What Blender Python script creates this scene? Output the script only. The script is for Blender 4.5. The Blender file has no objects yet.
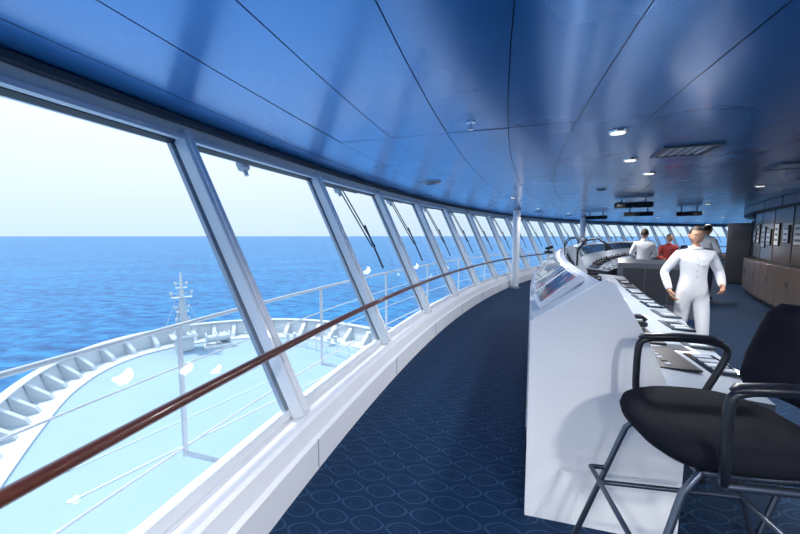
import bpy, math, random
from math import sin, cos, pi, radians as rad
from mathutils import Vector, Matrix
random.seed(4)
CX, CY = 30.2, -6.5
CEIL = 2.42

def P(r, ph, z=0.0):
    a = rad(ph)
    return Vector((CX - r*cos(a), CY + r*sin(a), z))
def frame(ph):
    a = rad(ph)
    o = Vector((-cos(a), sin(a), 0)); t = Vector((sin(a), cos(a), 0))
    return o, t
def basis(x, y, z):
    return Matrix((x, y, z)).transposed()

# ------------------------------------------------------------ materials
def mat(name, col, rough=0.5, metal=0.0, spec=0.5, noise=0.0, nscale=8.0, bump=0.0, emit=None, estr=0.0, coat=0.0, stretch=None):
    m = bpy.data.materials.new(name); m.use_nodes = True
    nt = m.node_tree; b = nt.nodes['Principled BSDF']
    b.inputs['Base Color'].default_value = (*col, 1)
    b.inputs['Roughness'].default_value = rough
    b.inputs['Metallic'].default_value = metal
    b.inputs['Specular IOR Level'].default_value = spec
    b.inputs['Coat Weight'].default_value = coat
    if emit:
        b.inputs['Emission Color'].default_value = (*emit, 1)
        b.inputs['Emission Strength'].default_value = estr
    tc = nt.nodes.new('ShaderNodeTexCoord')
    n = nt.nodes.new('ShaderNodeTexNoise'); n.inputs['Scale'].default_value = nscale
    n.inputs['Detail'].default_value = 4
    mp = nt.nodes.new('ShaderNodeMapping')
    if stretch: mp.inputs['Scale'].default_value = stretch
    nt.links.new(tc.outputs['Object'], mp.inputs['Vector'])
    nt.links.new(mp.outputs['Vector'], n.inputs['Vector'])
    mx = nt.nodes.new('ShaderNodeMix'); mx.data_type = 'RGBA'
    mx.inputs[6].default_value = (*[c*(1-noise) for c in col], 1)
    mx.inputs[7].default_value = (*[min(1, c*(1+noise)) for c in col], 1)
    nt.links.new(n.outputs['Fac'], mx.inputs[0])
    nt.links.new(mx.outputs[2], b.inputs['Base Color'])
    if bump > 0:
        bp = nt.nodes.new('ShaderNodeBump'); bp.inputs['Strength'].default_value = bump
        bp.inputs['Distance'].default_value = 0.01
        nt.links.new(n.outputs['Fac'], bp.inputs['Height'])
        nt.links.new(bp.outputs['Normal'], b.inputs['Normal'])
    return m

M = {}
M['white'] = mat('white_paint', (.90, .92, .96), .35, noise=.03, nscale=3)
M['frame'] = mat('frame_paint', (.78, .82, .86), .25, noise=.04, coat=.3)
M['framedark'] = mat('frame_gasket', (.03, .04, .06), .5)
M['grey'] = mat('grey_panel', (.36, .42, .50), .35, noise=.05)
M['lgrey'] = mat('light_grey_panel', (.55, .62, .70), .3, noise=.04)
M['mgrey'] = mat('mid_grey_panel', (.14, .155, .19), .35, noise=.06)
M['dgrey'] = mat('dark_grey', (.05, .055, .07), .35, noise=.1)
M['black'] = mat('black_plastic', (.010, .012, .018), .35, noise=.2)
M['fabric'] = mat('black_fabric', (.008, .010, .018), .9, spec=.2, noise=.35, nscale=180, bump=.3)
M['screen'] = mat('screen_glass', (.01, .015, .02), .08, coat=.5)
M['steel'] = mat('dark_steel', (.10, .12, .16), .28, metal=.8)
M['chrome'] = mat('chrome', (.75, .78, .8), .15, metal=1)
M['wood'] = mat('handrail_wood', (.13, .038, .022), .3, noise=.4, nscale=30, coat=.5)
M['deck'] = mat('deck_paint', (.25, .36, .465), .6, noise=.08, nscale=.6)
M['hull'] = mat('hull_white', (.54, .58, .62), .4, noise=.03, nscale=.5)
M['paper'] = mat('paper', (.8, .8, .78), .7, noise=.05)
M['red'] = mat('red_label', (.55, .06, .05), .5)
M['wall'] = mat('bulkhead_wood', (.12, .082, .066), .3, noise=.5, nscale=6, coat=.3, stretch=(3, 3, .35))
M['wall2'] = mat('bulkhead_wood_door', (.19, .145, .125), .28, noise=.35, nscale=6, coat=.3, stretch=(3, 3, .35))
M['cloth'] = mat('white_uniform', (.86, .88, .92), .8, noise=.05, nscale=12, bump=.3)
M['navy'] = mat('navy_cloth', (.02, .03, .07), .8, noise=.2)
M['redcloth'] = mat('red_cloth', (.4, .05, .05), .8, noise=.2)
M['skin'] = mat('skin', (.50, .27, .17), .5, noise=.08)
M['hair'] = mat('hair', (.03, .02, .015), .6, noise=.4, nscale=60)
M['lamp'] = mat('lamp_lens', (.9, .9, .85), .3, emit=(1, .95, .85), estr=1.2)
M['eyew'] = mat('eye_white', (.8, .8, .8), .3)
M['lip'] = mat('lips', (.35, .12, .1), .5)

def ceiling_mat():
    m = mat('ceiling_blue_metal', (.026, .225, .60), .25, metal=.66, coat=.75)
    nt = m.node_tree; b = nt.nodes['Principled BSDF']
    b.inputs['Coat Roughness'].default_value = .16
    n = nt.nodes.new('ShaderNodeTexNoise'); n.inputs['Scale'].default_value = 1.3
    tc = nt.nodes.new('ShaderNodeTexCoord')
    nt.links.new(tc.outputs['Object'], n.inputs['Vector'])
    mr = nt.nodes.new('ShaderNodeMapRange'); mr.inputs['To Min'].default_value = .22; mr.inputs['To Max'].default_value = .36
    nt.links.new(n.outputs['Fac'], mr.inputs['Value']); nt.links.new(mr.outputs['Result'], b.inputs['Roughness'])
    return m
M['ceil'] = ceiling_mat()

def carpet_mat():
    m = bpy.data.materials.new('carpet_navy'); m.use_nodes = True
    nt = m.node_tree; N = nt.nodes; L = nt.links; b = N['Principled BSDF']
    tc = N.new('ShaderNodeTexCoord'); mp = N.new('ShaderNodeMapping')
    mp.inputs['Rotation'].default_value = (0, 0, rad(14))
    L.new(tc.outputs['Object'], mp.inputs['Vector'])
    sp = N.new('ShaderNodeSeparateXYZ'); L.new(mp.outputs['Vector'], sp.inputs[0])
    def mt(op, a, bb=None):
        n = N.new('ShaderNodeMath'); n.operation = op
        for i, v in enumerate((a, bb)):
            if v is None: continue
            if isinstance(v, (int, float)): n.inputs[i].default_value = v
            else: L.new(v, n.inputs[i])
        return n.outputs[0]
    h, Lc = .13, .21
    yh = mt('DIVIDE', sp.outputs[1], h)
    row = mt('FLOOR', yh)
    odd = mt('FLOORED_MODULO', row, 2)
    xs = mt('ADD', mt('DIVIDE', sp.outputs[0], Lc), mt('MULTIPLY', odd, .5))
    u = mt('MULTIPLY', mt('ABSOLUTE', mt('SUBTRACT', mt('FRACT', xs), .5)), 2.05)
    v = mt('MULTIPLY', mt('ABSOLUTE', mt('SUBTRACT', mt('FRACT', yh), .5)), 2.2)
    rr_ = mt('ADD', mt('POWER', u, 1.35), mt('POWER', v, 1.8))
    l1 = mt('LESS_THAN', mt('ABSOLUTE', mt('SUBTRACT', rr_, .88)), .10)
    l2 = mt('MULTIPLY', mt('LESS_THAN', mt('ABSOLUTE', mt('SUBTRACT', rr_, .36)), .06), .3)
    f = mt('MAXIMUM', l1, l2)
    n = N.new('ShaderNodeTexNoise'); n.inputs['Scale'].default_value = 140
    L.new(tc.outputs['Object'], n.inputs['Vector'])
    f = mt('MULTIPLY', f, mt('ADD', n.outputs['Fac'], .25))
    mx = N.new('ShaderNodeMix'); mx.data_type = 'RGBA'
    mx.inputs[6].default_value = (.007, .035, .097, 1); mx.inputs[7].default_value = (.034, .105, .215, 1)
    L.new(f, mx.inputs[0]); 
    mx2 = N.new('ShaderNodeMix'); mx2.data_type = 'RGBA'; mx2.blend_type = 'MULTIPLY'; mx2.inputs[0].default_value = .6
    L.new(mx.outputs[2], mx2.inputs[6])
    cr = N.new('ShaderNodeValToRGB'); cr.color_ramp.elements[0].position = .3; cr.color_ramp.elements[0].color = (.4, .4, .4, 1)
    cr.color_ramp.elements[1].position = .7
    L.new(n.outputs['Fac'], cr.inputs[0]); L.new(cr.outputs[0], mx2.inputs[7])
    L.new(mx2.outputs[2], b.inputs['Base Color'])
    b.inputs['Roughness'].default_value = .7; b.inputs['Specular IOR Level'].default_value = .2
    bp = N.new('ShaderNodeBump'); bp.inputs['Strength'].default_value = .5; bp.inputs['Distance'].default_value = .01
    L.new(n.outputs['Fac'], bp.inputs['Height']); L.new(bp.outputs['Normal'], b.inputs['Normal'])
    return m
M['carpet'] = carpet_mat()

def glass_mat():
    m = bpy.data.materials.new('window_glass'); m.use_nodes = True
    nt = m.node_tree; N = nt.nodes; N.clear()
    o = N.new('ShaderNodeOutputMaterial'); t = N.new('ShaderNodeBsdfTransparent'); g = N.new('ShaderNodeBsdfGlossy')
    t.inputs[0].default_value = (.98, .99, 1, 1); g.inputs['Roughness'].default_value = .01
    mx = N.new('ShaderNodeMixShader'); fr = N.new('ShaderNodeFresnel'); fr.inputs[0].default_value = 1.2
    nt.links.new(fr.outputs[0], mx.inputs[0]); nt.links.new(t.outputs[0], mx.inputs[1]); nt.links.new(g.outputs[0], mx.inputs[2])
    nt.links.new(mx.outputs[0], o.inputs[0])
    return m
M['glass'] = glass_mat()

def sea_mat():
    m = bpy.data.materials.new('sea_water'); m.use_nodes = True
    nt = m.node_tree; N = nt.nodes; L = nt.links; b = N['Principled BSDF']
    tc = N.new('ShaderNodeTexCoord')
    def noise(sc, det, stretch):
        mp = N.new('ShaderNodeMapping'); mp.inputs['Scale'].default_value = stretch
        mp.inputs['Rotation'].default_value = (0, 0, rad(20))
        L.new(tc.outputs['Object'], mp.inputs['Vector'])
        n = N.new('ShaderNodeTexNoise'); n.inputs['Scale'].default_value = sc; n.inputs['Detail'].default_value = det
        n.inputs['Roughness'].default_value = .65
        L.new(mp.outputs[0], n.inputs['Vector']); return n
    n1 = noise(.16, 8, (1, 1.8, 1)); n2 = noise(.012, 4, (1, 2.5, 1))
    cr = N.new('ShaderNodeValToRGB')
    cr.color_ramp.elements[0].position = .40; cr.color_ramp.elements[0].color = (.002, .06, .20, 1)
    cr.color_ramp.elements[1].position = .64; cr.color_ramp.elements[1].color = (.02, .24, .49, 1)
    mx = N.new('ShaderNodeMath'); mx.operation = 'MULTIPLY_ADD'; mx.inputs[1].default_value = .75
    ml = N.new('ShaderNodeMath'); ml.operation = 'MULTIPLY'; ml.inputs[1].default_value = .25
    L.new(n2.outputs['Fac'], ml.inputs[0]); L.new(n1.outputs['Fac'], mx.inputs[0]); L.new(ml.outputs[0], mx.inputs[2])
    L.new(mx.outputs[0], cr.inputs[0]); L.new(cr.outputs[0], b.inputs['Base Color'])
    b.inputs['Roughness'].default_value = .4; b.inputs['Specular IOR Level'].default_value = .12
    bp = N.new('ShaderNodeBump'); bp.inputs['Strength'].default_value = .6; bp.inputs['Distance'].default_value = 1.5
    L.new(n1.outputs['Fac'], bp.inputs['Height']); L.new(bp.outputs['Normal'], b.inputs['Normal'])
    return m
M['sea'] = sea_mat()

def chart_mat():
    m = bpy.data.materials.new('display_content'); m.use_nodes = True
    nt = m.node_tree; N = nt.nodes; L = nt.links; b = N['Principled BSDF']
    tc = N.new('ShaderNodeTexCoord'); v = N.new('ShaderNodeTexVoronoi'); v.inputs['Scale'].default_value = 14
    v.distance = 'CHEBYCHEV'
    L.new(tc.outputs['Object'], v.inputs['Vector'])
    cr = N.new('ShaderNodeValToRGB'); cr.color_ramp.interpolation = 'CONSTANT'
    e = cr.color_ramp.elements; e[0].color = (.04, .055, .09, 1); e[1].position = .35; e[1].color = (.25, .31, .38, 1)
    a = e.new(.55); a.color = (.42, .10, .09, 1); a = e.new(.62); a.color = (.05, .08, .13, 1); a = e.new(.8); a.color = (.6, .65, .7, 1)
    L.new(v.outputs['Color'], cr.inputs[0]); L.new(cr.outputs[0], b.inputs['Base Color'])
    b.inputs['Roughness'].default_value = .12
    return m
M['display'] = chart_mat()

# ------------------------------------------------------------ mesh builder
class MB:
    def __init__(s, name):
        s.name = name; s.v = []; s.f = []; s.m = []; s.sm = []; s.mats = []
    def mi(s, k):
        if k not in s.mats: s.mats.append(k)
        return s.mats.index(k)
    def add(s, vs, fs, mk, smooth=False):
        o = len(s.v); s.v += [Vector(v) for v in vs]
        for i, f in enumerate(fs):
            s.f.append([o+j for j in f]); s.m.append(s.mi(mk if isinstance(mk, str) else mk[i])); s.sm.append(smooth)
    def box(s, c, size, mk, R=None, ch=0.0):
        c = Vector(c); hx, hy, hz = [q/2 for q in size]
        R = R or Matrix.Identity(3)
        if ch <= 0:
            vs = [c + R @ Vector((x*hx, y*hy, z*hz)) for z in (-1, 1) for y in (-1, 1) for x in (-1, 1)]
            s.add(vs, [(0, 2, 3, 1), (4, 5, 7, 6), (0, 1, 5, 4), (2, 6, 7, 3), (0, 4, 6, 2), (1, 3, 7, 5)], mk)
        else:
            ch = min(ch, hx*.9, hy*.9, hz*.9)
            rings = []
            for z, k in ((-hz, ch), (-hz+ch, 0), (hz-ch, 0), (hz, ch)):
                ring = []
                a, b2 = hx-k, hy-k; q = ch
                for (x, y) in ((a, b2-q), (a-q, b2), (-a+q, b2), (-a, b2-q), (-a, -b2+q), (-a+q, -b2), (a-q, -b2), (a, -b2+q)):
                    ring.append(c + R @ Vector((x, y, z)))
                rings.append(ring)
            s.loft(rings, mk, caps=True, smooth=False)
    def loft(s, rings, mk, caps=True, smooth=True, closed=True):
        n = len(rings[0]); vs = [p for r in rings for p in r]; fs = []
        for i in range(len(rings)-1):
            for j in range(n if closed else n-1):
                k = (j+1) % n
                fs.append((i*n+j, i*n+k, (i+1)*n+k, (i+1)*n+j))
        s.add(vs, fs, mk, smooth)
        if caps:
            s.add(rings[0], [tuple(reversed(range(n)))], mk); s.add(rings[-1], [tuple(range(n))], mk)
    def tube(s, pts, r, mk, seg=10, closed=False, flat=1.0):
        pts = [Vector(p) for p in pts]; n = len(pts)
        rr = r if isinstance(r, (list, tuple)) else [r]*n
        up = None; rings = []
        for i in range(n):
            if closed: d = pts[(i+1) % n]-pts[i-1]
            else: d = pts[min(i+1, n-1)]-pts[max(i-1, 0)]
            d.normalize()
            if up is None:
                up = Vector((0, 0, 1)) if abs(d.z) < .9 else Vector((0, 1, 0))
            x = d.cross(up)
            if x.length < 1e-4: x = d.cross(Vector((1, 0, 0)))
            x.normalize(); y = x.cross(d).normalized(); up = y
            rings.append([pts[i] + x*cos(2*pi*k/seg)*rr[i] + y*sin(2*pi*k/seg)*rr[i]*flat for k in range(seg)])
        if closed: rings.append(rings[0])
        s.loft(rings, mk, caps=not closed)
    def cyl(s, c, r, h, mk, seg=20, r2=None):
        c = Vector(c); s.tube([c, c+Vector((0, 0, h))], [r, r if r2 is None else r2], mk, seg)
    def ell(s, c, rad3, mk, R=None, seg=20, rings=14, fn=None, keep=None):
        c = Vector(c); R = R or Matrix.Identity(3); vs = []; idx = []; raw = []
        for i in range(rings+1):
            th = pi*i/rings
            for j in range(seg):
                ph = 2*pi*j/seg
                u = Vector((sin(th)*cos(ph), sin(th)*sin(ph), cos(th)))
                raw.append(u)
                p = Vector((u.x*rad3[0], u.y*rad3[1], u.z*rad3[2]))
                if fn: p = fn(u, p)
                vs.append(c + R @ p)
        fs = []
        for i in range(rings):
            for j in range(seg):
                k = (j+1) % seg
                f = (i*seg+j, (i+1)*seg+j, (i+1)*seg+k, i*seg+k)
                if keep:
                    u = sum((raw[q] for q in f), Vector())/4
                    if not keep(u): continue
                fs.append(f)
        s.add(vs, fs, mk, True)
    def done(s, parent=None, loc=None, rotz=0, bevel=0):
        me = bpy.data.meshes.new(s.name); me.from_pydata([tuple(v) for v in s.v], [], s.f)
        for k in s.mats: me.materials.append(M[k])
        for p, mi, sm in zip(me.polygons, s.m, s.sm): p.material_index = mi; p.use_smooth = sm
        me.validate(); me.update()
        ob = bpy.data.objects.new(s.name, me); bpy.context.scene.collection.objects.link(ob)
        if loc is not None: ob.location = loc
        ob.rotation_euler[2] = rotz
        if parent: ob.parent = parent
        if bevel:
            b = ob.modifiers.new('b', 'BEVEL'); b.width = bevel; b.segments = 2; b.limit_method = 'ANGLE'
        return ob

def empty(name, loc=(0, 0, 0), rotz=0):
    e = bpy.data.objects.new(name, None); bpy.context.scene.collection.objects.link(e)
    e.location = loc; e.rotation_euler[2] = rotz; e.empty_display_size = .1
    return e

def arc_sweep(mb, prof, p0, p1, step, mk, closed=True, rfun=None):
    n = max(2, int((p1-p0)/step)+1)
    rings = [[P(r, p0+(p1-p0)*i/(n-1), z) for r, z in prof] for i in range(n)]
    m = len(prof); vs = [p for r in rings for p in r]; fs = []; ms = []
    for i in range(n-1):
        for j in range(m if closed else m-1):
            k = (j+1) % m
            fs.append((i*m+j, (i+1)*m+j, (i+1)*m+k, i*m+k)); ms.append(mk if isinstance(mk, str) else mk[j])
    mb.add(vs, fs, ms)
    if closed:
        mb.add(rings[0], [tuple(range(m))], mk if isinstance(mk, str) else mk[0])
        mb.add(rings[-1], [tuple(reversed(range(m)))], mk if isinstance(mk, str) else mk[0])

PH0, PH1 = 3.6, 87.1      # ends of the room
# ------------------------------------------------------------ shell
b = MB('floor'); arc_sweep(b, [(25.9, 0), (32.02, 0), (32.02, -.1), (25.9, -.1)], PH0, PH1, 1, 'carpet'); b.done()

b = MB('ceiling')
arc_sweep(b, [(25.9, CEIL+.02), (33.25, CEIL+.02), (33.25, CEIL+.12), (25.9, CEIL+.12)], PH0, PH1, 1, 'framedark')
rs = [33.16]
while rs[0] > 26.0: rs.insert(0, max(26.0, rs[0]-.47))
g = .0026
for ri in range(len(rs)-1):
    off = 0 
    ph = PH0 + off; 
    while ph < PH1:
        e = min(ph+4.65, PH1)
        n = 4; gg = math.degrees(g/30)
        tilt = random.uniform(-.003, .003); tilt2 = random.uniform(-.002, .002)
        vs = []
        for i in range(n+1):
            a = ph+gg+(e-ph-2*gg)*i/n
            z = CEIL + tilt*(i/n-.5)
            vs += [P(rs[ri]+g, a, z-tilt2), P(rs[ri+1]-g, a, z+tilt2)]
        b.add(vs, [(2*i, 2*i+1, 2*i+3, 2*i+2) for i in range(n)], 'ceil')
        ph = e
b.done()

# knee wall under the windows
b = MB('wall_front')
arc_sweep(b, [(32.0, 0), (32.0, .21), (32.025, .23), (32.05, .33), (32.07, .35), (32.30, .37), (32.32, -8), (32.1, -8), (32.1, 0)], PH0, PH1, .775, 'white')
b.done()
b = MB('trim_sill')
ph = PH0
while ph < PH1:
    o, t = frame(ph); b.box(P(31.998, ph, .115), (.004, .008, .2), 'grey', basis(o, t, Vector((0, 0, 1)))); ph += 3.1
b.done()
b = MB('trim_window_head')
arc_sweep(b, [(33.02, 2.30), (33.0, CEIL), (33.25, CEIL), (33.22, 2.28), (33.1, 2.28)], PH0, PH1, .775, 'frame')
arc_sweep(b, [(32.93, 2.37), (32.93, 2.41), (32.99, 2.41), (32.99, 2.37)], PH0, PH1, .775, 'framedark')
arc_sweep(b, [(32.96, 2.27), (32.96, 2.30), (33.02, 2.30), (33.02, 2.27)], PH0, PH1, .775, 'lgrey')
b.done()

# back bulkhead (solid inboard, unseen openings added on the wing for sky light)
b = MB('wall_back'); arc_sweep(b, [(25.8, 0), (26.0, 0), (26.0, CEIL), (25.8, CEIL)], 18.6, PH1, 1, 'wall'); b.done()
b = MB('wall_back_wing')
arc_sweep(b, [(25.8, 0), (26.0, 0), (26.0, .5), (25.8, .5)], PH0, 18.6, 1, 'white')
arc_sweep(b, [(25.8, 2.3), (26.0, 2.3), (26.0, CEIL), (25.8, CEIL)], PH0, 18.6, 1, 'white')
for i in range(6):
    o, t = frame(PH0+i*3); b.box(P(25.9, PH0+i*3, 1.4), (.12, .12, 1.84), 'frame', basis(o, t, Vector((0, 0, 1))))
b.done()
b = MB('wall_end_port')
o, t = frame(PH1); R = basis(o, t, Vector((0, 0, 1)))
b.box(P(29.2, PH1+.15, CEIL/2), (6.4, .12, CEIL), 'white', R); b.done()
# wing end: glazed
o, t = frame(PH0); R = basis(o, t, Vector((0, 0, 1)))
b = MB('wall_end_wing')
b.box(P(29.2, PH0-.15, .35), (6.4, .12, .7), 'white', R)
b.box(P(29.2, PH0-.15, 2.36), (6.4, .12, .12), 'white', R)
for r in (26.1, 27.6, 29.1, 30.6, 32.2): b.box(P(r, PH0-.15, 1.5), (.12, .1, 1.65), 'frame', R)
b.done()

# windows
zb, zt, rb, rt = .37, 2.30, 32.17, 33.08
ln = Vector((rt-rb, 0, zt-zb)); Ls = ln.length
k = 0; ph = PH0
while ph < PH1 - .1:
    k += 1
    w = empty('window_%d' % k, P(32.2, ph, .37)); inv = w.location.copy()
    o, t = frame(ph); up = (o*(rt-rb) + Vector((0, 0, zt-zb))).normalized(); nrm = t.cross(up).normalized()
    if nrm.dot(o) < 0: nrm = -nrm
    R = basis(t, nrm, up)
    b = MB('frame')
    c0 = P((rb+rt)/2, ph, (zb+zt)/2)
    b.box(c0-nrm*.045, (.088, .10, Ls+.05), 'frame', R, ch=.008)
    b.box(c0-nrm*.10, (.04, .02, Ls), 'white', R)
    b.box(c0+nrm*.03, (.125, .03, Ls), 'grey', R)
    # rail bracket
    q = P(32.40, ph, .86)
    b.tube([q, q-o*.12+Vector((0, 0, -.04)), q-o*.2+Vector((0, 0, -.015))], .012, 'framedark', 8)
    # frame lines of pane bottom and top
    o2, t2 = frame(ph+1.55); up2 = (o2*(rt-rb)+Vector((0, 0, zt-zb))).normalized(); n2 = t2.cross(up2).normalized()
    if n2.dot(o2) < 0: n2 = -n2
    R2 = basis(t2, n2, up2)
    b.box(P(rb+.02, ph+1.55, zb+.02), (1.66, .05, .05), 'frame', R2)
    b.box(P(rt-.02, ph+1.55, zt-.03), (1.70, .05, .03), 'framedark', R2)
    ob = b.done(); 
    for v in ob.data.vertices: v.co -= inv
    ob.parent = w
    gl = MB('glass')
    gl.add([P(rb+.02, ph, zb), P(rb+.02, ph+3.1, zb), P(rt+.02, ph+3.1, zt), P(rt+.02, ph, zt)], [(0, 1, 2, 3)], 'glass')
    ob = gl.done()
    for v in ob.data.vertices: v.co -= inv
    ob.parent = w
    # wiper outside
    wp = MB('wiper')
    top = P(rt+.10, ph+1.3, zt+.0)
    wp.box(top-up2*.06, (.10, .08, .10), 'grey', R2, ch=.015)
    wp.tube([top-up2*.1, top-up2*.16], .02, 'grey', 8)
    if ph > 17:
        for s0, s1 in ((.35, .62), (.45, .72)):
            wp.tube([top+t2*(s0-.3)-up2*.05, top+t2*(s1-.3)-up2*.95], .010, 'framedark', 6)
        wp.box(top+t2*.38-up2*.95, (.025, .02, .7), 'framedark', R2)
        wp.tube([top-t2*.6-up2*.03, top+t2*.6-up2*.03], .018, 'framedark', 6)
    ob = wp.done()
    for v in ob.data.vertices: v.co -= inv
    ob.parent = w
    ph += 3.1

# handrail
b = MB('handrail')
b.tube([P(32.2, PH0+.1+i*.5, .86) for i in range(int((PH1-PH0-.4)/.5))], .026, 'wood', 12)
b.done()

# exterior catwalk rail
b = MB('exterior_guard_rail')
n = int((80-4)/.8)
for z, r in ((.85, .020), (.50, .008), (.15, .008), (-.22, .012)):
    b.tube([P(33.42, 4+i*.8, z) for i in range(n)], r, 'hull', 6)
ph = 16.4
while ph < 80:
    b.tube([P(33.42, ph, -.3), P(33.42, ph, .86)], .022, 'hull', 8)
    b.tube([P(32.33, ph, -.3), P(33.42, ph, -.28)], .02, 'hull', 6)
    ph += 3.9
b.done()

# columns
def column(r, ph):
    b = MB('support_column'); c = P(r, ph, 0)
    b.cyl(Vector((0, 0, 0)), .105, CEIL, 'white', 28)
    b.cyl((0, 0, 0), .13, .06, 'grey', 28); b.cyl((0, 0, CEIL-.05), .125, .05, 'grey', 28)
    b.done(loc=c)
column(31.82, 33.1); column(31.2, 44.0)

# ------------------------------------------------------------ back wall cabinets
b = MB('bulkhead_cabinets')
ph = 18.9; i = 0
while ph < 66:
    mid = ph+1.3; o, t = frame(mid); R = basis(t, o, Vector((0, 0, 1)))
    wd = 1.14
    if not (40.5 < mid < 47.5):
        b.box(P(26.12, mid, .06), (wd, .2, .12), 'black', R)
        b.box(P(26.15, mid-.66, .55), (wd/2-.012, .28, .84), 'wall2', R, ch=.006)
        b.box(P(26.15, mid+.66, .55), (wd/2-.012, .28, .84), 'wall2', R, ch=.006)
        for dd in (-.12, .12): b.box(P(26.30, mid+dd, .62), (.015, .02, .12), 'chrome', R)
        b.box(P(26.06, mid, 1.62), (wd-.02, .10, 1.2), 'wall', R, ch=.006)
        for q in range(2):
            x = -.27+.54*q+random.uniform(-.03, .03); z = 1.62+random.uniform(-.06, .06)
            sz = (random.uniform(.30, .42), .03, random.uniform(.36, .55))
            b.box(P(26.12, mid, z)+t*x, sz, 'black', R, ch=.004)
            pic = random.choice(['paper', 'grey', 'screen', 'paper', 'lgrey'])
            b.box(P(26.137, mid, z)+t*x, (sz[0]-.05, .008, sz[2]-.05), pic, R)
            if pic != 'screen':
                for rr_ in range(3): b.box(P(26.142, mid, z+.12-.12*rr_)+t*x, (sz[0]-.14, .006, .05), 'dgrey', R)
    b.box(P(26.15, mid, 2.32), (wd, .3, .18), 'mgrey', R)
    ph += 2.6; i += 1
b.done()
b = MB('door_1')
pd = 41.7
o, t = frame(pd); R = basis(t, o, Vector((0, 0, 1)))
b.box(P(26.03, pd, 1.02), (.95, .05, 2.04), 'black', R)
for s_ in (-.5, .5): b.box(P(26.05, pd, 1.04)+t*s_, (.07, .12, 2.08), 'steel', R)
b.box(P(26.05, pd, 2.08), (1.07, .12, .07), 'steel', R)
b.tube([P(26.10, pd, 1.0)+t*.38, P(26.14, pd, 1.0)+t*.38, P(26.14, pd, 1.0)+t*.26], .012, 'chrome', 8)
b.box(P(26.06, pd, 1.55), (.4, .02, .5), 'screen', R)
b.done()
b = MB('equipment_cabinet')
o, t = frame(45.4); R = basis(t, o, Vector((0, 0, 1)))
b.box(P(26.33, 45.4, 1.03), (1.5, .62, 1.98), 'dgrey', R, ch=.01); b.box(P(26.33, 45.4, .03), (1.44, .56, .06), 'black', R)
for s_ in (-.37, .37):
    b.box(P(26.645, 45.4, 1.03)+t*s_, (.7, .015, 1.86), 'wall', R, ch=.004); b.box(P(26.66, 45.4, 1.05)+t*s_*.15, (.02, .02, .2), 'chrome', R)
for q in range(6): b.box(P(26.33, 45.4, 1.5+q*.05)-t*.752, (.006, .4, .02), 'black', R)
b.done()

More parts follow.
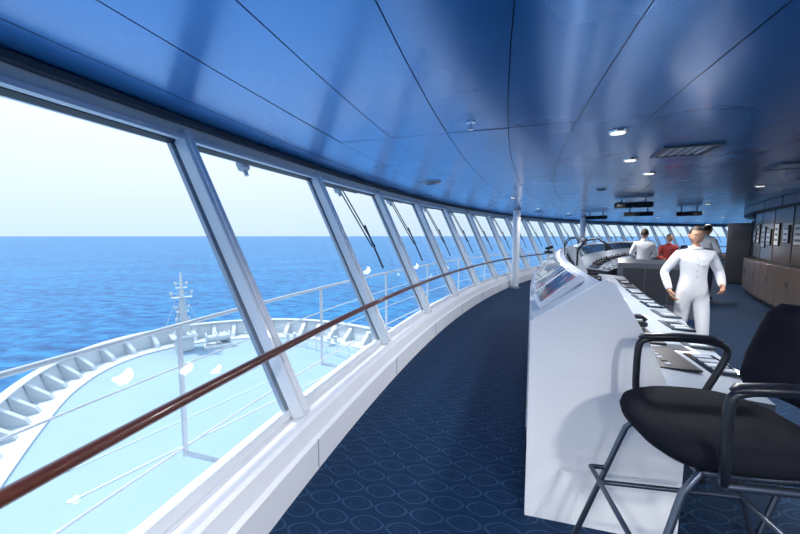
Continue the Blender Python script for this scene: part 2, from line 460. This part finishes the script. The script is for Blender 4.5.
# ------------------------------------------------------------ consoles
def console(name, p0, p1, r0, r1, endpanel=True):
    root = empty(name, P(r0, p0, 0)); inv = root.location.copy()
    b = MB('body')
    prof = [(.02, .08), (.02, 1.11), (.36, 1.35), (.54, 1.05), (.62, .84), (1.12, .79), (1.12, .74), (.80, .71), (.70, .08)]
    mk = ['white', 'lgrey', 'lgrey', 'lgrey', 'grey', 'black', 'dgrey', 'dgrey', 'dgrey']
    n = int((p1-p0)/.8)+2
    def RR(ph): return r0+(r1-r0)*min(1, (ph-p0)/9)
    def Q(w, z, ph):
        if w > 1.0: w += .30*min(1, max(0, (ph-p0)/4))
        return P(RR(ph)-w, ph, z)
    rings = [[Q(w_, z_, p0+(p1-p0)*i/(n-1)) for w_, z_ in prof] for i in range(n)]
    m_ = len(prof); vs = [p for r in rings for p in r]; fs = []; ms = []
    for i in range(n-1):
        for j in range(m_):
            kk = (j+1) % m_; fs.append((i*m_+j, i*m_+kk, (i+1)*m_+kk, (i+1)*m_+j)); ms.append(mk[j])
    b.add(vs, fs, ms)
    b.add(rings[0], [tuple(range(m_))], 'dgrey'); b.add(rings[-1], [tuple(range(m_))], 'white')
    # plinth
    pl = [(.06, 0), (.06, .08), (.66, .08), (.66, 0)]
    rings = [[Q(w_, z_, p0+(p1-p0)*i/(n-1)) for w_, z_ in pl] for i in range(n)]
    b.loft(rings, 'black', smooth=False)
    # end panel
    ep = [(0, .0), (0, 1.13), (.36, 1.375), (.40, 1.36), (.565, 1.07), (.755, .63), (.745, .0)]
    for pe in ((p0-.07, p0), (p1, p1+.07)):
        b.loft([[Q(w_, z_, pp) for w_, z_ in ep] for pp in pe], 'white', smooth=False)
    # seams on window side
    ph = p0+1.5
    while ph < p1:
        o, t = frame(ph); b.box(Q(.018, .6, ph), (.008, .008, 1.02), 'grey', basis(t, o, Vector((0, 0, 1)))); ph += 1.9
    # displays on the window-side slope and operator slope
    ph = p0+1.0
    sl = Vector((.34, .24)).normalized(); op = Vector((.18, -.30)).normalized()
    i = 0
    while ph < p1-.6:
        o, t = frame(ph); Z = Vector((0, 0, 1))
        # tilted display in a white bezel, propped up a little above the slope
        u = (-o*sl[0]+Z*(sl[1]+.12)).normalized(); nn = (t.cross(u)).normalized()
        if nn.z < 0: nn = -nn
        R = basis(t, u, nn)
        b.box(Q(.19, 1.235, ph)+nn*.015, (.44, .32, .045), 'white', R, ch=.006)
        b.box(Q(.19, 1.235, ph)+nn*.040, (.38, .26, .006), 'display' if i % 3 != 2 else 'screen', R)
        u = (-o*op[0]+Z*op[1]); nn = (-o*.30+Z*.18).normalized()
        R = basis(t, u, nn)
        b.box(Q(.46, 1.19, ph)+nn*.012, (.42, .27, .02), 'screen', R, ch=.005)
        # desk: inset panels, buttons, keyboard, papers
        R = basis(t, -o, Z)
        b.box(Q(.80, .828, ph), (.46, .28, .014), 'black', R, ch=.004)
        for q in range(6):
            for p_ in range(3):
                b.box(Q(.72+.07*p_, .838-.006*p_, ph)+t*(-.16+.062*q), (.03, .03, .016), random.choice(['grey', 'paper', 'dgrey', 'black', 'red', 'grey']), R)
        b.box(Q(1.01, .806, ph), (.36, .17, .016), 'dgrey' if i % 2 else 'screen', R, ch=.004)
        for q in range(4): b.box(Q(1.01, .816, ph)+t*(-.13+.085*q), (.055, .1, .008), random.choice(['black', 'grey', 'lgrey']), R)
        if i % 2 == 0:
            b.box(Q(.99, .806, ph)+t*.28, (.18, .24, .012), 'paper', R)
            b.box(Q(.97, .812, ph)+t*.31, (.14, .2, .01), 'steel', R)
            # joystick
            c = Q(.78, .835, ph)+t*.26
            b.cyl(c, .03, .015, 'steel', 14); b.tube([c, c+Vector((0, 0, .07))], [.01, .008], 'black', 8); b.ell(c+Vector((0, 0, .085)), (.02, .02, .025), 'black', seg=10, rings=8)
        else:
            # telephone handset in cradle
            c = Q(.86, .84, ph)+t*.27
            b.box(c+Vector((0, 0, .02)), (.09, .2, .045), 'black', R, ch=.01)
            b.tube([c-o*.09+Z*.05, c-o*.07+Z*.075, c+o*.07+Z*.075, c+o*.09+Z*.05], [.024, .016, .016, .024], 'black', 10)
        if i % 3 == 1:
            c = Q(.37, 1.36, ph)
            pts = [c, c+Z*.12, c+Z*.2-o*.05, c+Z*.22-o*.14, c+Z*.18-o*.2]
            b.tube(pts, .008, 'black', 8); b.tube([pts[-1], pts[-1]-Z*.05-o*.02], [.016, .028], 'black', 10)
        i += 1; ph += 1.05
    ob = b.done()
    for v in ob.data.vertices: v.co -= inv
    ob.parent = root
console('bridge_console', 16.0, 28.0, 30.66, 30.5)
console('bridge_console', 30.0, 52.0, 30.45, 30.4)

def pilot_console(c, rz, w=1.2):
    b = MB('conning_console')
    prof = [(-.35, 0), (-.35, 1.05), (-.1, 1.12), (.35, .82), (.35, .78), (.25, .76), (.25, 0)]
    rings = [[Vector((x, y, z)) for y, z in prof] for x in (-w/2, w/2)]
    b.loft(rings, 'mgrey', smooth=False)
    for x in (-.38, 0, .38):
        b.box((x, .12, .985), (.34, .3, .02), 'screen', Matrix.Rotation(rad(-33.7), 3, 'X'), ch=.004)
        b.box((x, -.355, .6), (.36, .012, .7), 'dgrey')
    b.done(loc=c, rotz=rz)
pilot_console((5.25, 7.3, 0), rad(-30), 1.3)
pilot_console((8.4, 10.9, 0), rad(-40), 1.3)

# ------------------------------------------------------------ chairs
def bridge_chair(loc, rz):
    root = empty('bridge_chair', loc, rz)
    b = MB('seat'); n = 40
    def ring(a, bb, z, dx=0, e=2.7, sag=0):
        a = a*1.08+.0; out = []
        for i in range(n):
            th = 2*pi*i/n; c, s_ = cos(th), sin(th)
            x = a*math.copysign(abs(c)**(2/e), c); y = bb*math.copysign(abs(s_)**(2/e), s_)
            zz = z + sag*(y/bb)**2*1.0 - sag*.8*max(0, x/a)**2
            out.append(Vector((x+dx+.015, y, zz)))
        return out
    b.loft([ring(.16, .16, .80), ring(.235, .235, .812), ring(.26, .262, .84), ring(.268, .27, .87), ring(.262, .262, .895, sag=.006), ring(.235, .235, .91, sag=.01), ring(.13, .13, .905, sag=.004), ring(.01, .01, .903)], 'fabric')
    b.loft([ring(.10, .10, .775), ring(.20, .20, .785), ring(.21, .21, .805)], 'black')
    b.done(root)
    b = MB('backrest')
    rings = []
    for i in range(9):
        v = i/8; z = .965+.36*v; hw = .225-.03*abs(v-.4)*1.2-(.035 if i in (0, 8) else 0)
        th = .034 if 0 < i < 8 else .012
        rg = []
        for j in range(24):
            a = 2*pi*j/24; c, s_ = cos(a), sin(a)
            y = hw*math.copysign(abs(s_)**.6, s_); x = th*math.copysign(abs(c)**.7, c)
            rg.append(Vector((-.27-.10*v+x+.06*(y/hw)**2, y, z)))
        rings.append(rg)
    b.loft(rings, 'fabric')
    b.tube([(-.10, 0, .79), (-.30, 0, .80), (-.345, 0, .86), (-.33, 0, 1.15)], [.02, .02, .022, .016], 'black', 10, flat=1)
    b.done(root)
    for s_ in (-1, 1):
        b = MB('armrest'); y = .292*s_
        pts = [(.13, y*.9, .80), (.15, y, .86), (.155, y, .98), (.15, y, 1.085), (.125, y, 1.115), (.05, y, 1.125), (-.12, y, 1.12), (-.20, y, 1.10), (-.215, y, 1.06), (-.18, y, .97), (-.13, y, .86), (-.10, y*.9, .80)]
        # smooth
        sp = []
        for i in range(len(pts)-1):
            p0, p1, p2, p3 = [Vector(pts[max(0, min(len(pts)-1, i+d))]) for d in (-1, 0, 1, 2)]
            for q in range(4):
                u = q/4; sp.append(.5*((2*p1)+(p2-p0)*u+(2*p0-5*p1+4*p2-p3)*u*u+(3*p1-p0-3*p2+p3)*u**3))
        sp.append(Vector(pts[-1]))
        b.tube(sp, .015, 'black', 12)
        b.tube([(.15, y, 1.122), (.13, y, 1.132), (0, y, 1.138), (-.15, y, 1.132), (-.19, y, 1.12)], [.012, .026, .028, .026, .014], 'black', 12, flat=.55)
        b.tube([(.13, y*.92, .795), (-.10, y*.92, .795)], .014, 'steel', 8)
        b.done(root)
    b = MB('legs')
    feet = {}
    for sx in (-1, 1):
        for sy in (-1, 1):
            b.tube([(.16*sx, .2*sy, .79), (.20*sx+.02, .215*sy, .72), (.43*sx, .28*sy, .012)], .0125, 'steel', 10)
            b.cyl((.43*sx, .28*sy, 0), .02, .02, 'black', 10)
    b.tube([(.16, .2, .785), (.16, -.2, .785), (-.16, -.2, .785), (-.16, .2, .785)], .012, 'steel', 8, closed=True)
    def lp(sx, sy, z):
        u = (.72-z)/.708; return Vector(((.20*sx+.02)+(.43*sx-.20*sx-.02)*u, (.215+.065*u)*sy, z))
    for a, c in (((1, 1), (1, -1)), ((1, -1), (-1, -1)), ((-1, -1), (-1, 1)), ((-1, 1), (1, 1))):
        b.tube([lp(*a, .42), lp(*c, .42)], .011, 'steel', 8)
    b.tube([lp(1, 1, .5), lp(1, 1, .5)+Vector((.07, .0, 0)), lp(1, -1, .5)+Vector((.07, .0, 0)), lp(1, -1, .5)], .011, 'steel', 8)
    b.done(root)
bridge_chair((1.225, 1.325, 0), math.atan2(.17, -.98))
bridge_chair((2.28, 1.78, 0), math.atan2(.35, -.94))

# helmsman seats further away
def helm_seat(loc, rz):
    root = empty('helm_seat', loc, rz)
    b = MB('seat'); b.box((0, 0, .62), (.5, .5, .12), 'fabric', ch=.03)
    b.box((-.26, 0, .98), (.1, .48, .62), 'fabric', Matrix.Rotation(rad(-8), 3, 'Y'), ch=.03)
    for s_ in (-1, 1): b.box((0, .29*s_, .82), (.36, .06, .05), 'black', ch=.01); b.tube([(-.15, .27*s_, .6), (-.15, .29*s_, .8)], .015, 'steel', 8)
    b.cyl((0, 0, .04), .05, .54, 'steel', 16); b.cyl((0, 0, 0), .25, .04, 'black', 24); b.done(root)
helm_seat(P(28.3, 36.5), rad(140)); helm_seat(P(28.0, 42), rad(130))

# pelorus / binocular stand
b = MB('pelorus_stand')
b.cyl((0, 0, 0), .16, .03, 'dgrey', 20); b.cyl((0, 0, .03), .05, 1.0, 'white', 16); b.cyl((0, 0, 1.0), .12, .08, 'dgrey', 20, .15)
b.tube([(-.1, 0, 1.16), (.14, 0, 1.22)], [.04, .055], 'black', 14); b.tube([(0, 0, 1.08), (0, 0, 1.18)], .03, 'black', 10)
b.done(loc=P(31.35, 37))

# ------------------------------------------------------------ ceiling fittings
def downlight(x, y, r=.06, en=135):
    b = MB('ceiling_downlight')
    b.tube([(0, 0, 0), (0, 0, -.014)], [r*1.25, r*1.15], 'chrome', 24); b.cyl((0, 0, -.018), r*.85, .005, 'lamp', 24)
    b.done(loc=(x, y, CEIL-.003))
    l = bpy.data.lights.new('downlight_lamp', 'SPOT'); l.energy = en; l.spot_size = rad(165); l.spot_blend = .6; l.color = (1, .98, .95); l.shadow_soft_size = .1
    lo = bpy.data.objects.new('downlight_lamp', l); lo.location = (x, y, CEIL-.04); bpy.context.scene.collection.objects.link(lo)
for x, y in ((1.71, 2.87), (2.47, 3.9)): downlight(x, y)
for r, ph in ((29.2, 22.6), (27.3, 27), (29.2, 31.8), (27.3, 35), (29.2, 41), (27.3, 43), (29.2, 50), (27.4, 54), (29.2, 60), (29.2, 70), (26.9, 20)):
    p = P(r, ph); downlight(p.x, p.y)
for r, ph in ((28.5, 8), (30.6, 8), (31.6, 10.2), (29.6, 11)):  # unseen wing lamps, added behind the camera to brighten the console end panel
    p = P(r, ph); downlight(p.x, p.y, en=190)
for r, ph in ((31.2, 27), (31.2, 33), (31.0, 39)):
    p = P(r, ph); downlight(p.x, p.y, .045, en=50)
def sprinkler(x, y):
    b = MB('sprinkler_head'); b.cyl((0, 0, -.008), .035, .01, 'chrome', 20); b.cyl((0, 0, -.05), .01, .045, 'chrome', 10)
    b.cyl((0, 0, -.056), .022, .006, 'chrome', 16); b.tube([(-.014, 0, -.02), (-.016, 0, -.05)], .003, 'chrome', 6); b.tube([(.014, 0, -.02), (.016, 0, -.05)], .003, 'chrome', 6)
    b.done(loc=(x, y, CEIL))
for x, y in ((.51, 2.65), (1.9, 6.0), (4.1, 9.6), (3.6, 5.6)): sprinkler(x, y)
def speaker(r, ph, rr=.14):
    b = MB('ceiling_speaker'); b.cyl((0, 0, -.02), rr, .022, 'grey', 28, rr*1.05)
    for q in (.3, .6, .85): b.tube([(rr*q*cos(a*pi/12), rr*q*sin(a*pi/12), -.022) for a in range(24)], .003, 'dgrey', 6, closed=True)
    b.done(loc=P(r, ph, CEIL))
p = Vector((.46, 5.5)); speaker(32.05, 22.0); speaker(31.6, 36); speaker(31.5, 42); speaker(29.6, 25.7, .08)
def hatch(x, y, ph, s=.42):
    b = MB('ceiling_vent'); o, t = frame(ph); R = basis(t, o, Vector((0, 0, 1)))
    b.box((0, 0, -.006), (s, s, .012), 'steel', R)
    for d, sz in ((o*s/2, (s+.04, .03, .02)), (-o*s/2, (s+.04, .03, .02)), (t*s/2, (.03, s, .02)), (-t*s/2, (.03, s, .02))): b.box(d-Vector((0, 0, .01)), sz, 'dgrey', R)
    for q in range(5): b.box(o*(q-2)*.07-Vector((0, 0, .014)), (s-.06, .03, .006), 'grey', R)
    b.done(loc=(x, y, CEIL))
hatch(2.72, 3.48, 22)
hatch(4.6, 4.2, 25)
def monitor_rack(c, ph, w=.9, n=2):
    root = empty('overhead_monitor', c); b = MB('housing'); o, t = frame(ph); Z = Vector((0, 0, 1))
    R = basis(-o, t, Z) @ Matrix.Rotation(rad(18), 3, 'X')
    for s_ in (-.3, .3): b.tube([o*s_*w, o*s_*w+Z*(CEIL-c[2])], .018, 'steel', 8)
    b.box((0, 0, -.02), (w, .14, .11), 'black', R, ch=.02)
    for i in range(n):
        x = (i-(n-1)/2)*w/n
        b.box(R @ Vector((x, -.072, -.02)), (w/n-.06, .012, .08), 'screen', R)
    b.done(root)
for (r, ph, w, z) in ((28.9, 30.5, .75, 2.32), (28.8, 37, .75, 2.28), (30.2, 40, .7, 2.28), (27.6, 38.5, .6, 2.28)):
    monitor_rack(P(r, ph, z), ph, w)

# ------------------------------------------------------------ people
def skin_mesh(joints, edges, sub=2):
    names = list(joints); idx = {n: i for i, n in enumerate(names)}
    me = bpy.data.meshes.new('tmp'); me.from_pydata([joints[n][0] for n in names], [(idx[a], idx[c]) for a, c in edges], [])
    ob = bpy.data.objects.new('tmp', me); bpy.context.scene.collection.objects.link(ob)
    md = ob.modifiers.new('s', 'SKIN'); md.use_smooth_shade = True
    sv = me.skin_vertices[0].data
    for n in names:
        r = joints[n][1]; sv[idx[n]].radius = r if isinstance(r, tuple) else (r, r)
    sv[0].use_root = True
    sb = ob.modifiers.new('d', 'SUBSURF'); sb.levels = sub; sb.render_levels = sub
    dg = bpy.context.evaluated_depsgraph_get(); dg.update()
    m2 = bpy.data.meshes.new_from_object(ob.evaluated_get(dg))
    vs = [v.co.copy() for v in m2.vertices]; fs = [tuple(p.vertices) for p in m2.polygons]
    bpy.data.objects.remove(ob); bpy.data.meshes.remove(me)
    return vs, fs

def person(name, loc, rz, J, top='cloth', pants='cloth', shoe='cloth', head_rot=(0, 0, 0), scale=1.0, epaul=True, hair='hair'):
    root = empty(name, loc, rz); root.scale = (scale,)*3
    j = {
        'pelvis': ((0, 0, .93), (.150, .12)), 'waist': ((0, 0, 1.08), (.145, .115)), 'chest': ((0, -.0, 1.27), (.165, .13)),
        'upper': ((0, 0, 1.40), (.125, .09)), 'nb': ((0, 0, 1.475), .064), 'neck': ((0, -.015, 1.56), .052),
        'shL': ((.17, .0, 1.405), .072), 'elL': (J['elL'], .056), 'foL': (tuple(Vector(J['elL']).lerp(Vector(J['wrL']), .5)), .052), 'wrL': (J['wrL'], .042),
        'shR': ((-.17, .0, 1.405), .072), 'elR': (J['elR'], .056), 'foR': (tuple(Vector(J['elR']).lerp(Vector(J['wrR']), .5)), .052), 'wrR': (J['wrR'], .042),
        'hiL': ((.095, 0, .86), .105), 'knL': (J['knL'], .078), 'anL': (J['anL'], .066), 'toL': (J['toL'], .038),
        'hiR': ((-.095, 0, .86), .105), 'knR': (J['knR'], .078), 'anR': (J['anR'], .066), 'toR': (J['toR'], .038)}
    e = [('pelvis', 'waist'), ('waist', 'chest'), ('chest', 'upper'), ('upper', 'nb'), ('nb', 'neck')]
    for s_ in 'LR':
        e += [('upper', 'sh'+s_), ('sh'+s_, 'el'+s_), ('el'+s_, 'fo'+s_), ('fo'+s_, 'wr'+s_), ('pelvis', 'hi'+s_), ('hi'+s_, 'kn'+s_), ('kn'+s_, 'an'+s_), ('an'+s_, 'to'+s_)]
    vs, fs = skin_mesh(j, e)
    b = MB('body'); ms = []
    for f in fs:
        c = sum((vs[i] for i in f), Vector())/len(f)
        if c.z > 1.515 and abs(c.x) < .09: ms.append('skin')
        elif c.z < .085: ms.append(shoe)
        elif c.z < .98 and abs(c.x) < .21 and (Vector(J['wrL'])-c).length > .12 and (Vector(J['wrR'])-c).length > .12: ms.append(pants)
        else: ms.append(top)
    b.add(vs, fs, ms, True)
    # collar + belt + buttons
    b.tube([(.066*cos(a*pi/8), .06*sin(a*pi/8)-.005, 1.50+.012*sin(a*pi/8)) for a in range(16)], .013, top, 8, closed=True)
    for z in (1.12, 1.2, 1.28, 1.36): b.ell((0, -.125+.02*(z-1.1), z), (.007, .004, .007), 'grey', seg=8, rings=6)
    if epaul:
        for s_ in (-1, 1): b.box((s_*.135, 0, 1.482), (.1, .05, .012), 'navy', Matrix.Rotation(rad(12*s_), 3, 'Y'))
    b.box((.075, -.122, 1.31), (.07, .012, .08), top, ch=.004)
    b.done(root)
    # hands
    for s_, sg in (('L', 1), ('R', -1)):
        w = Vector(J['wr'+s_]); d = (w-Vector(j['fo'+s_][0])).normalized()
        side = Vector((0, -1, 0)); side = (side-d*side.dot(d)).normalized(); nrm = d.cross(side).normalized()
        inn = -nrm if nrm.x*sg > 0 else nrm   # palm faces body
        h = MB('hand'); R = basis(side, inn, d)
        h.tube([w-d*.02, w+d*.02], [.027, .028], 'skin', 12)
        h.ell(w+d*.055, (.042, .017, .055), 'skin', R, 14, 10)
        for q, (ln_, off) in enumerate(((.070, .030), (.078, .011), (.073, -.009), (.058, -.028))):
            p0 = w+d*.085+side*off; p1 = p0+d*ln_*.42+inn*.008; p2 = p1+d*ln_*.28+inn*.022; p3 = p2+d*ln_*.12+inn*.024
            h.tube([p0-d*.02, p0, p1, p2, p3], [.009, .0095, .009, .008, .006], 'skin', 8)
        p0 = w+d*.03+side*.03; h.tube([p0, p0+side*.025+d*.02+inn*.01, p0+side*.033+d*.05+inn*.018, p0+side*.032+d*.07+inn*.024], [.012, .012, .010, .007], 'skin', 8)
        h.done(root)
    # head
    h = MB('head')
    HR = Matrix.Rotation(head_rot[2], 3, 'Z') @ Matrix.Rotation(head_rot[0], 3, 'X')
    def fn(u, p):
        if u.z < 0: p.x *= 1-.28*(-u.z)**1.3; p.y *= 1-.10*(-u.z)
        if u.z < -.15 and u.y < 0: p.y -= .008*(-u.z)
        if abs(u.x) < .14 and u.y < -.4 and -.38 < u.z < .12: p.y -= .018*(1-abs(u.x)/.14)*(1-abs(u.z+.26)/.38)
        if .08 < abs(u.x) < .5 and u.y < -.4 and 0 < u.z < .2: p.y += .006
        return p
    def H(v): return Vector((0, -.02, 1.655)) + HR @ Vector(v)
    h.ell(H((0, 0, 0)), (.077, .098, .118), 'skin', HR, 32, 24, fn)
    h.ell(H((0, .006, .010)), (.081, .100, .118), hair, HR, 28, 20, lambda u, p: p, keep=lambda u: u.z > (.62 if u.y < -.35 else (.1 if u.y < .15 else -.35)))
    for s_ in (-1, 1):
        h.ell(H((.031*s_, -.083, .008)), (.0125, .008, .0075), 'eyew', HR, 10, 8)
        h.ell(H((.031*s_, -.090, .008)), (.006, .003, .006), 'hair', HR, 8, 6)
        h.tube([H((.016*s_, -.094, .026)), H((.033*s_, -.093, .031)), H((.048*s_, -.082, .026))], .0035, hair, 6)
        h.ell(H((.078*s_, .008, -.005)), (.008, .018, .03), 'skin', HR, 12, 8)
    h.tube([H((-.024, -.088, -.056)), H((0, -.098, -.054)), H((.024, -.088, -.056))], [.003, .006, .003], 'lip', 8)
    h.done(root)
    return root

walk = dict(elL=(.29, .05, 1.17), wrL=(.25, -.16, 1.02), elR=(-.31, .06, 1.16), wrR=(-.27, -.08, .93),
            knL=(.10, -.10, .48), anL=(.10, -.14, .09), toL=(.11, -.29, .04), knR=(-.10, .02, .47), anR=(-.10, .20, .11), toR=(-.11, .08, .04))
person('ship_officer', (3.75, 4.52, 0), rad(-22), walk, head_rot=(rad(12), 0, rad(-4)), scale=.97)
stand = dict(elL=(.26, -.03, 1.14), wrL=(.16, -.24, 1.06), elR=(-.26, -.03, 1.14), wrR=(-.16, -.24, 1.06),
             knL=(.10, -.02, .48), anL=(.10, .02, .08), toL=(.12, -.14, .035), knR=(-.10, -.02, .48), anR=(-.10, .02, .08), toR=(-.12, -.14, .035))
person('crew_member', (6.0, 8.75, 0), rad(150), stand, pants='navy', shoe='black', epaul=True)
stand2 = dict(stand); stand2['elL'] = (.25, .03, 1.14); stand2['wrL'] = (.26, -.05, .9)
person('crew_member', (7.1, 9.4, 0), rad(-20), stand2, top='redcloth', pants='navy', shoe='black', scale=.93, epaul=False)
person('crew_member', (7.65, 8.9, 0), rad(100), stand2, top='cloth', pants='navy', shoe='black', scale=1.06)

# ------------------------------------------------------------ ship bow
DZ = -8.0
ctrl = [(26, 20), (12, 22.5), (4, 26.5), (-2.2, 30.6), (-6.8, 33.3), (-11, 34.4), (-15.5, 33.9), (-19.5, 32.0), (-22.0, 28.7), (-22.6, 25), (-21.6, 20.8), (-19.2, 16.2), (-15, 9.5), (-8, -1), (0, -12)]
out = []
for i in range(len(ctrl)-1):
    p0, p1, p2, p3 = [Vector(ctrl[max(0, min(len(ctrl)-1, i+d))]) for d in (-1, 0, 1, 2)]
    for q in range(8):
        u = q/8; out.append(.5*((2*p1)+(p2-p0)*u+(2*p0-5*p1+4*p2-p3)*u*u+(3*p1-p0-3*p2+p3)*u**3))
out.append(Vector(ctrl[-1]))
root = empty('ship_bow', (0, 0, DZ))
b = MB('foredeck'); b.add([(p.x, p.y, 0) for p in out] + [(25, -12, 0)], [tuple(range(len(out)+1))], 'deck'); 
b.done(root)
nrmls = []
for i in range(len(out)):
    d = (out[min(i+1, len(out)-1)]-out[max(i-1, 0)]).normalized(); nrmls.append(Vector((-d.y, d.x))*-1)
cen = Vector((-8, 20))
nrmls = [n_ if n_.dot(p-cen) > 0 else -n_ for n_, p in zip(nrmls, out)]
b = MB('bulwark')
def rg(i, off, z): p = out[i]+nrmls[i]*off; return Vector((p.x, p.y, z))
b.loft([[rg(i, 0, 0), rg(i, .35, 1.25), rg(i, .1, 1.3), rg(i, .1, 1.38), rg(i, .62, 1.38), rg(i, .6, 1.25), rg(i, .25, 0), rg(i, -3, -18)] for i in range(len(out))], 'hull', smooth=False)
# stays inside
acc = 0
for i in range(len(out)-1):
    acc += (out[i+1]-out[i]).length
    if acc < 1.5: continue
    acc = 0
    p = out[i]; n_ = nrmls[i]; d = Vector((-n_.y, n_.x))*.16
    a = p-n_*1.0; c = p+n_*.3
    vs = []
    for s_ in (-1, 1): vs += [(a.x+d.x*s_, a.y+d.y*s_, .0), (a.x+d.x*s_+n_.x*.25, a.y+d.y*s_+n_.y*.25, .4), (c.x+d.x*s_, c.y+d.y*s_, 1.25), (p.x+d.x*s_, p.y+d.y*s_, 0)]
    b.add(vs, [(0, 1, 2, 3), (7, 6, 5, 4), (0, 4, 5, 1), (1, 5, 6, 2), (3, 2, 6, 7)], 'hull')
# waterway: raised white margin plate inside the bulwark
b.loft([[rg(i, -.1, 0), rg(i, -.1, .10), rg(i, -1.6, .10), rg(i, -1.6, 0)] for i in range(len(out))], 'hull', smooth=False)
b.done(root)
b = MB('deck_markings')
def stripe(x0, y0, x1, y1, w, mk, z=.02):
    a = Vector((x0, y0)); c = Vector((x1, y1)); d = (c-a).normalized(); n_ = Vector((-d.y, d.x))*w/2
    b.add([(a.x+n_.x, a.y+n_.y, z), (a.x-n_.x, a.y-n_.y, z), (c.x-n_.x, c.y-n_.y, z), (c.x+n_.x, c.y+n_.y, z)], [(0, 1, 2, 3)], mk)
stripe(-8.9, 10.5, -3.9, 19, .10, 'hull'); stripe(-12, 12, -5, 24, .10, 'hull'); stripe(-14, 13, -8, 24, .08, 'hull')
b.done(root)
b = MB('breakwater')
pts = [(-1, 23), (-4, 27), (-9, 30.5), (-14, 31.2)]
for i in range(3):
    a, c = Vector(pts[i]), Vector(pts[i+1]); d = (c-a); R = Matrix.Rotation(math.atan2(d.y, d.x), 3, 'Z'); m_ = (a+c)/2
    b.tube([(a.x, a.y, 1.0), (c.x, c.y, 1.0)], .035, 'hull', 6); b.tube([(a.x, a.y, .5), (c.x, c.y, .5)], .025, 'hull', 6)
    for q in range(5): p = a.lerp(c, q/5); b.tube([(p.x, p.y, 0), (p.x, p.y, 1.0)], .03, 'hull', 6)
b.done(root)

# foremast
b = MB('foremast')
b.box((0, 0, .6), (1.3, 1.3, 1.2), 'hull', ch=.1); b.box((0, 0, 1.25), (1.9, 1.9, .1), 'hull')
b.tube([(0, 0, 1.2), (0, 0, 4.6), (0, 0, 6.6)], [.22, .17, .07], 'hull', 12)
for x in (-.55, .55): b.tube([(x, .5, 1.2), (x*.15, .05, 4.4)], .08, 'hull', 8)
for z, w_ in ((2.3, .9), (3.3, .9), (4.5, 1.5), (5.3, .8)):
    b.box((0, 0, z), (w_, .5 if z != 4.5 else .6, .06), 'hull')
    for s_ in (-1, 1):
        b.tube([(s_*w_/2, 0, z), (s_*w_/2, 0, z+.45)], .03, 'hull', 6); b.cyl((s_*w_/2, 0, z+.3), .1, .2, 'hull', 10)
    b.tube([(-w_/2, -.25, z+.4), (w_/2, -.25, z+.4)], .02, 'hull', 6)
for q in range(12): b.tube([(-.2, -.25, 1.5+q*.25), (.2, -.25, 1.5+q*.25)], .018, 'hull', 6)
for s_ in (-.2, .2): b.tube([(s_, -.25, 1.2), (s_, -.25, 4.5)], .025, 'hull', 6)
for s_ in (-1, 1): b.tube([(s_*1.9, .6, .0), (s_*.1, 0, 5.2)], .02, 'hull', 6)
for a in range(12):
    an = a*pi/6; b.tube([(.95*cos(an)*1.0, .95*sin(an), 1.3), (.95*cos(an), .95*sin(an), 2.1)], .02, 'hull', 6)
b.tube([(.95*cos(a*pi/6), .95*sin(a*pi/6), 2.1) for a in range(12)], .025, 'hull', 6, closed=True)
b.done(loc=(-18.2, 29.3, DZ), rotz=rad(40))
def windlass(x, y, rz):
    b = MB('mooring_winch'); 
    b.box((0, 0, .15), (2.2, 1.2, .3), 'hull', ch=.04); b.tube([(-.9, 0, .8), (.9, 0, .8)], .3, 'hull', 16)
    for q in (-.9, -.1, .9): b.tube([(q-.04, 0, .8), (q+.04, 0, .8)], .55, 'hull', 20)
    b.box((.5, .5, .7), (.6, .4, .8), 'hull', ch=.04); b.done(loc=(x, y, DZ), rotz=rz)
windlass(-15.8, 30.2, .6)
def bollard(x, y):
    b = MB('mooring_bollard'); b.box((0, 0, .06), (1.2, .5, .12), 'hull')
    for s_ in (-.35, .35): b.cyl((s_, 0, .12), .16, .5, 'hull', 14); b.cyl((s_, 0, .6), .2, .08, 'hull', 14)
    b.done(loc=(x, y, DZ), rotz=.8)
for x, y in ((-10, 32), (-6, 30.8)): bollard(x, y)

# sea
b = MB('sea'); rr = 30000; b.add([(0, 0, 0)]+[(rr*cos(a*pi/48), rr*sin(a*pi/48), 0) for a in range(96)], [(0, 1+a, 1+(a+1) % 96) for a in range(96)], 'sea')
b.done(loc=(0, 0, -26))

# ------------------------------------------------------------ light
w = bpy.data.worlds.new('sky'); bpy.context.scene.world = w; w.use_nodes = True
nt = w.node_tree; N = nt.nodes; bg = N['Background']
tc = N.new('ShaderNodeTexCoord'); sp = N.new('ShaderNodeSeparateXYZ'); cr = N.new('ShaderNodeValToRGB')
nt.links.new(tc.outputs['Generated'], sp.inputs[0]); nt.links.new(sp.outputs[2], cr.inputs[0]); nt.links.new(cr.outputs[0], bg.inputs[0])
e = cr.color_ramp.elements
e[0].position = 0; e[0].color = (.38, .485, .57, 1); e[1].position = 1; e[1].color = (.42, .70, 1, 1)
a = e.new(.12); a.color = (.465, .54, .61, 1); a = e.new(.4); a.color = (.62, .72, .82, 1)
bg.inputs[1].default_value = 1.9
sl = bpy.data.lights.new('sun', 'SUN'); sl.energy = 4.2; sl.angle = rad(.6); sl.color = (1, .96, .9)
so = bpy.data.objects.new('sun', sl); bpy.context.scene.collection.objects.link(so)
az, el = rad(-72), rad(60)
dr = Vector((sin(az)*cos(el), cos(az)*cos(el), sin(el)))
so.rotation_euler = dr.to_track_quat('Z', 'Y').to_euler()

cam = bpy.data.cameras.new('camera'); cam.lens = 16; cam.sensor_width = 36; cam.clip_start = .02; cam.clip_end = 60000
co = bpy.data.objects.new('camera', cam); bpy.context.scene.collection.objects.link(co)
co.location = (0, 0, 1.6); co.rotation_euler = (rad(85), 0, 0)
bpy.context.scene.camera = co
bpy.context.scene.view_settings.view_transform = 'Standard'
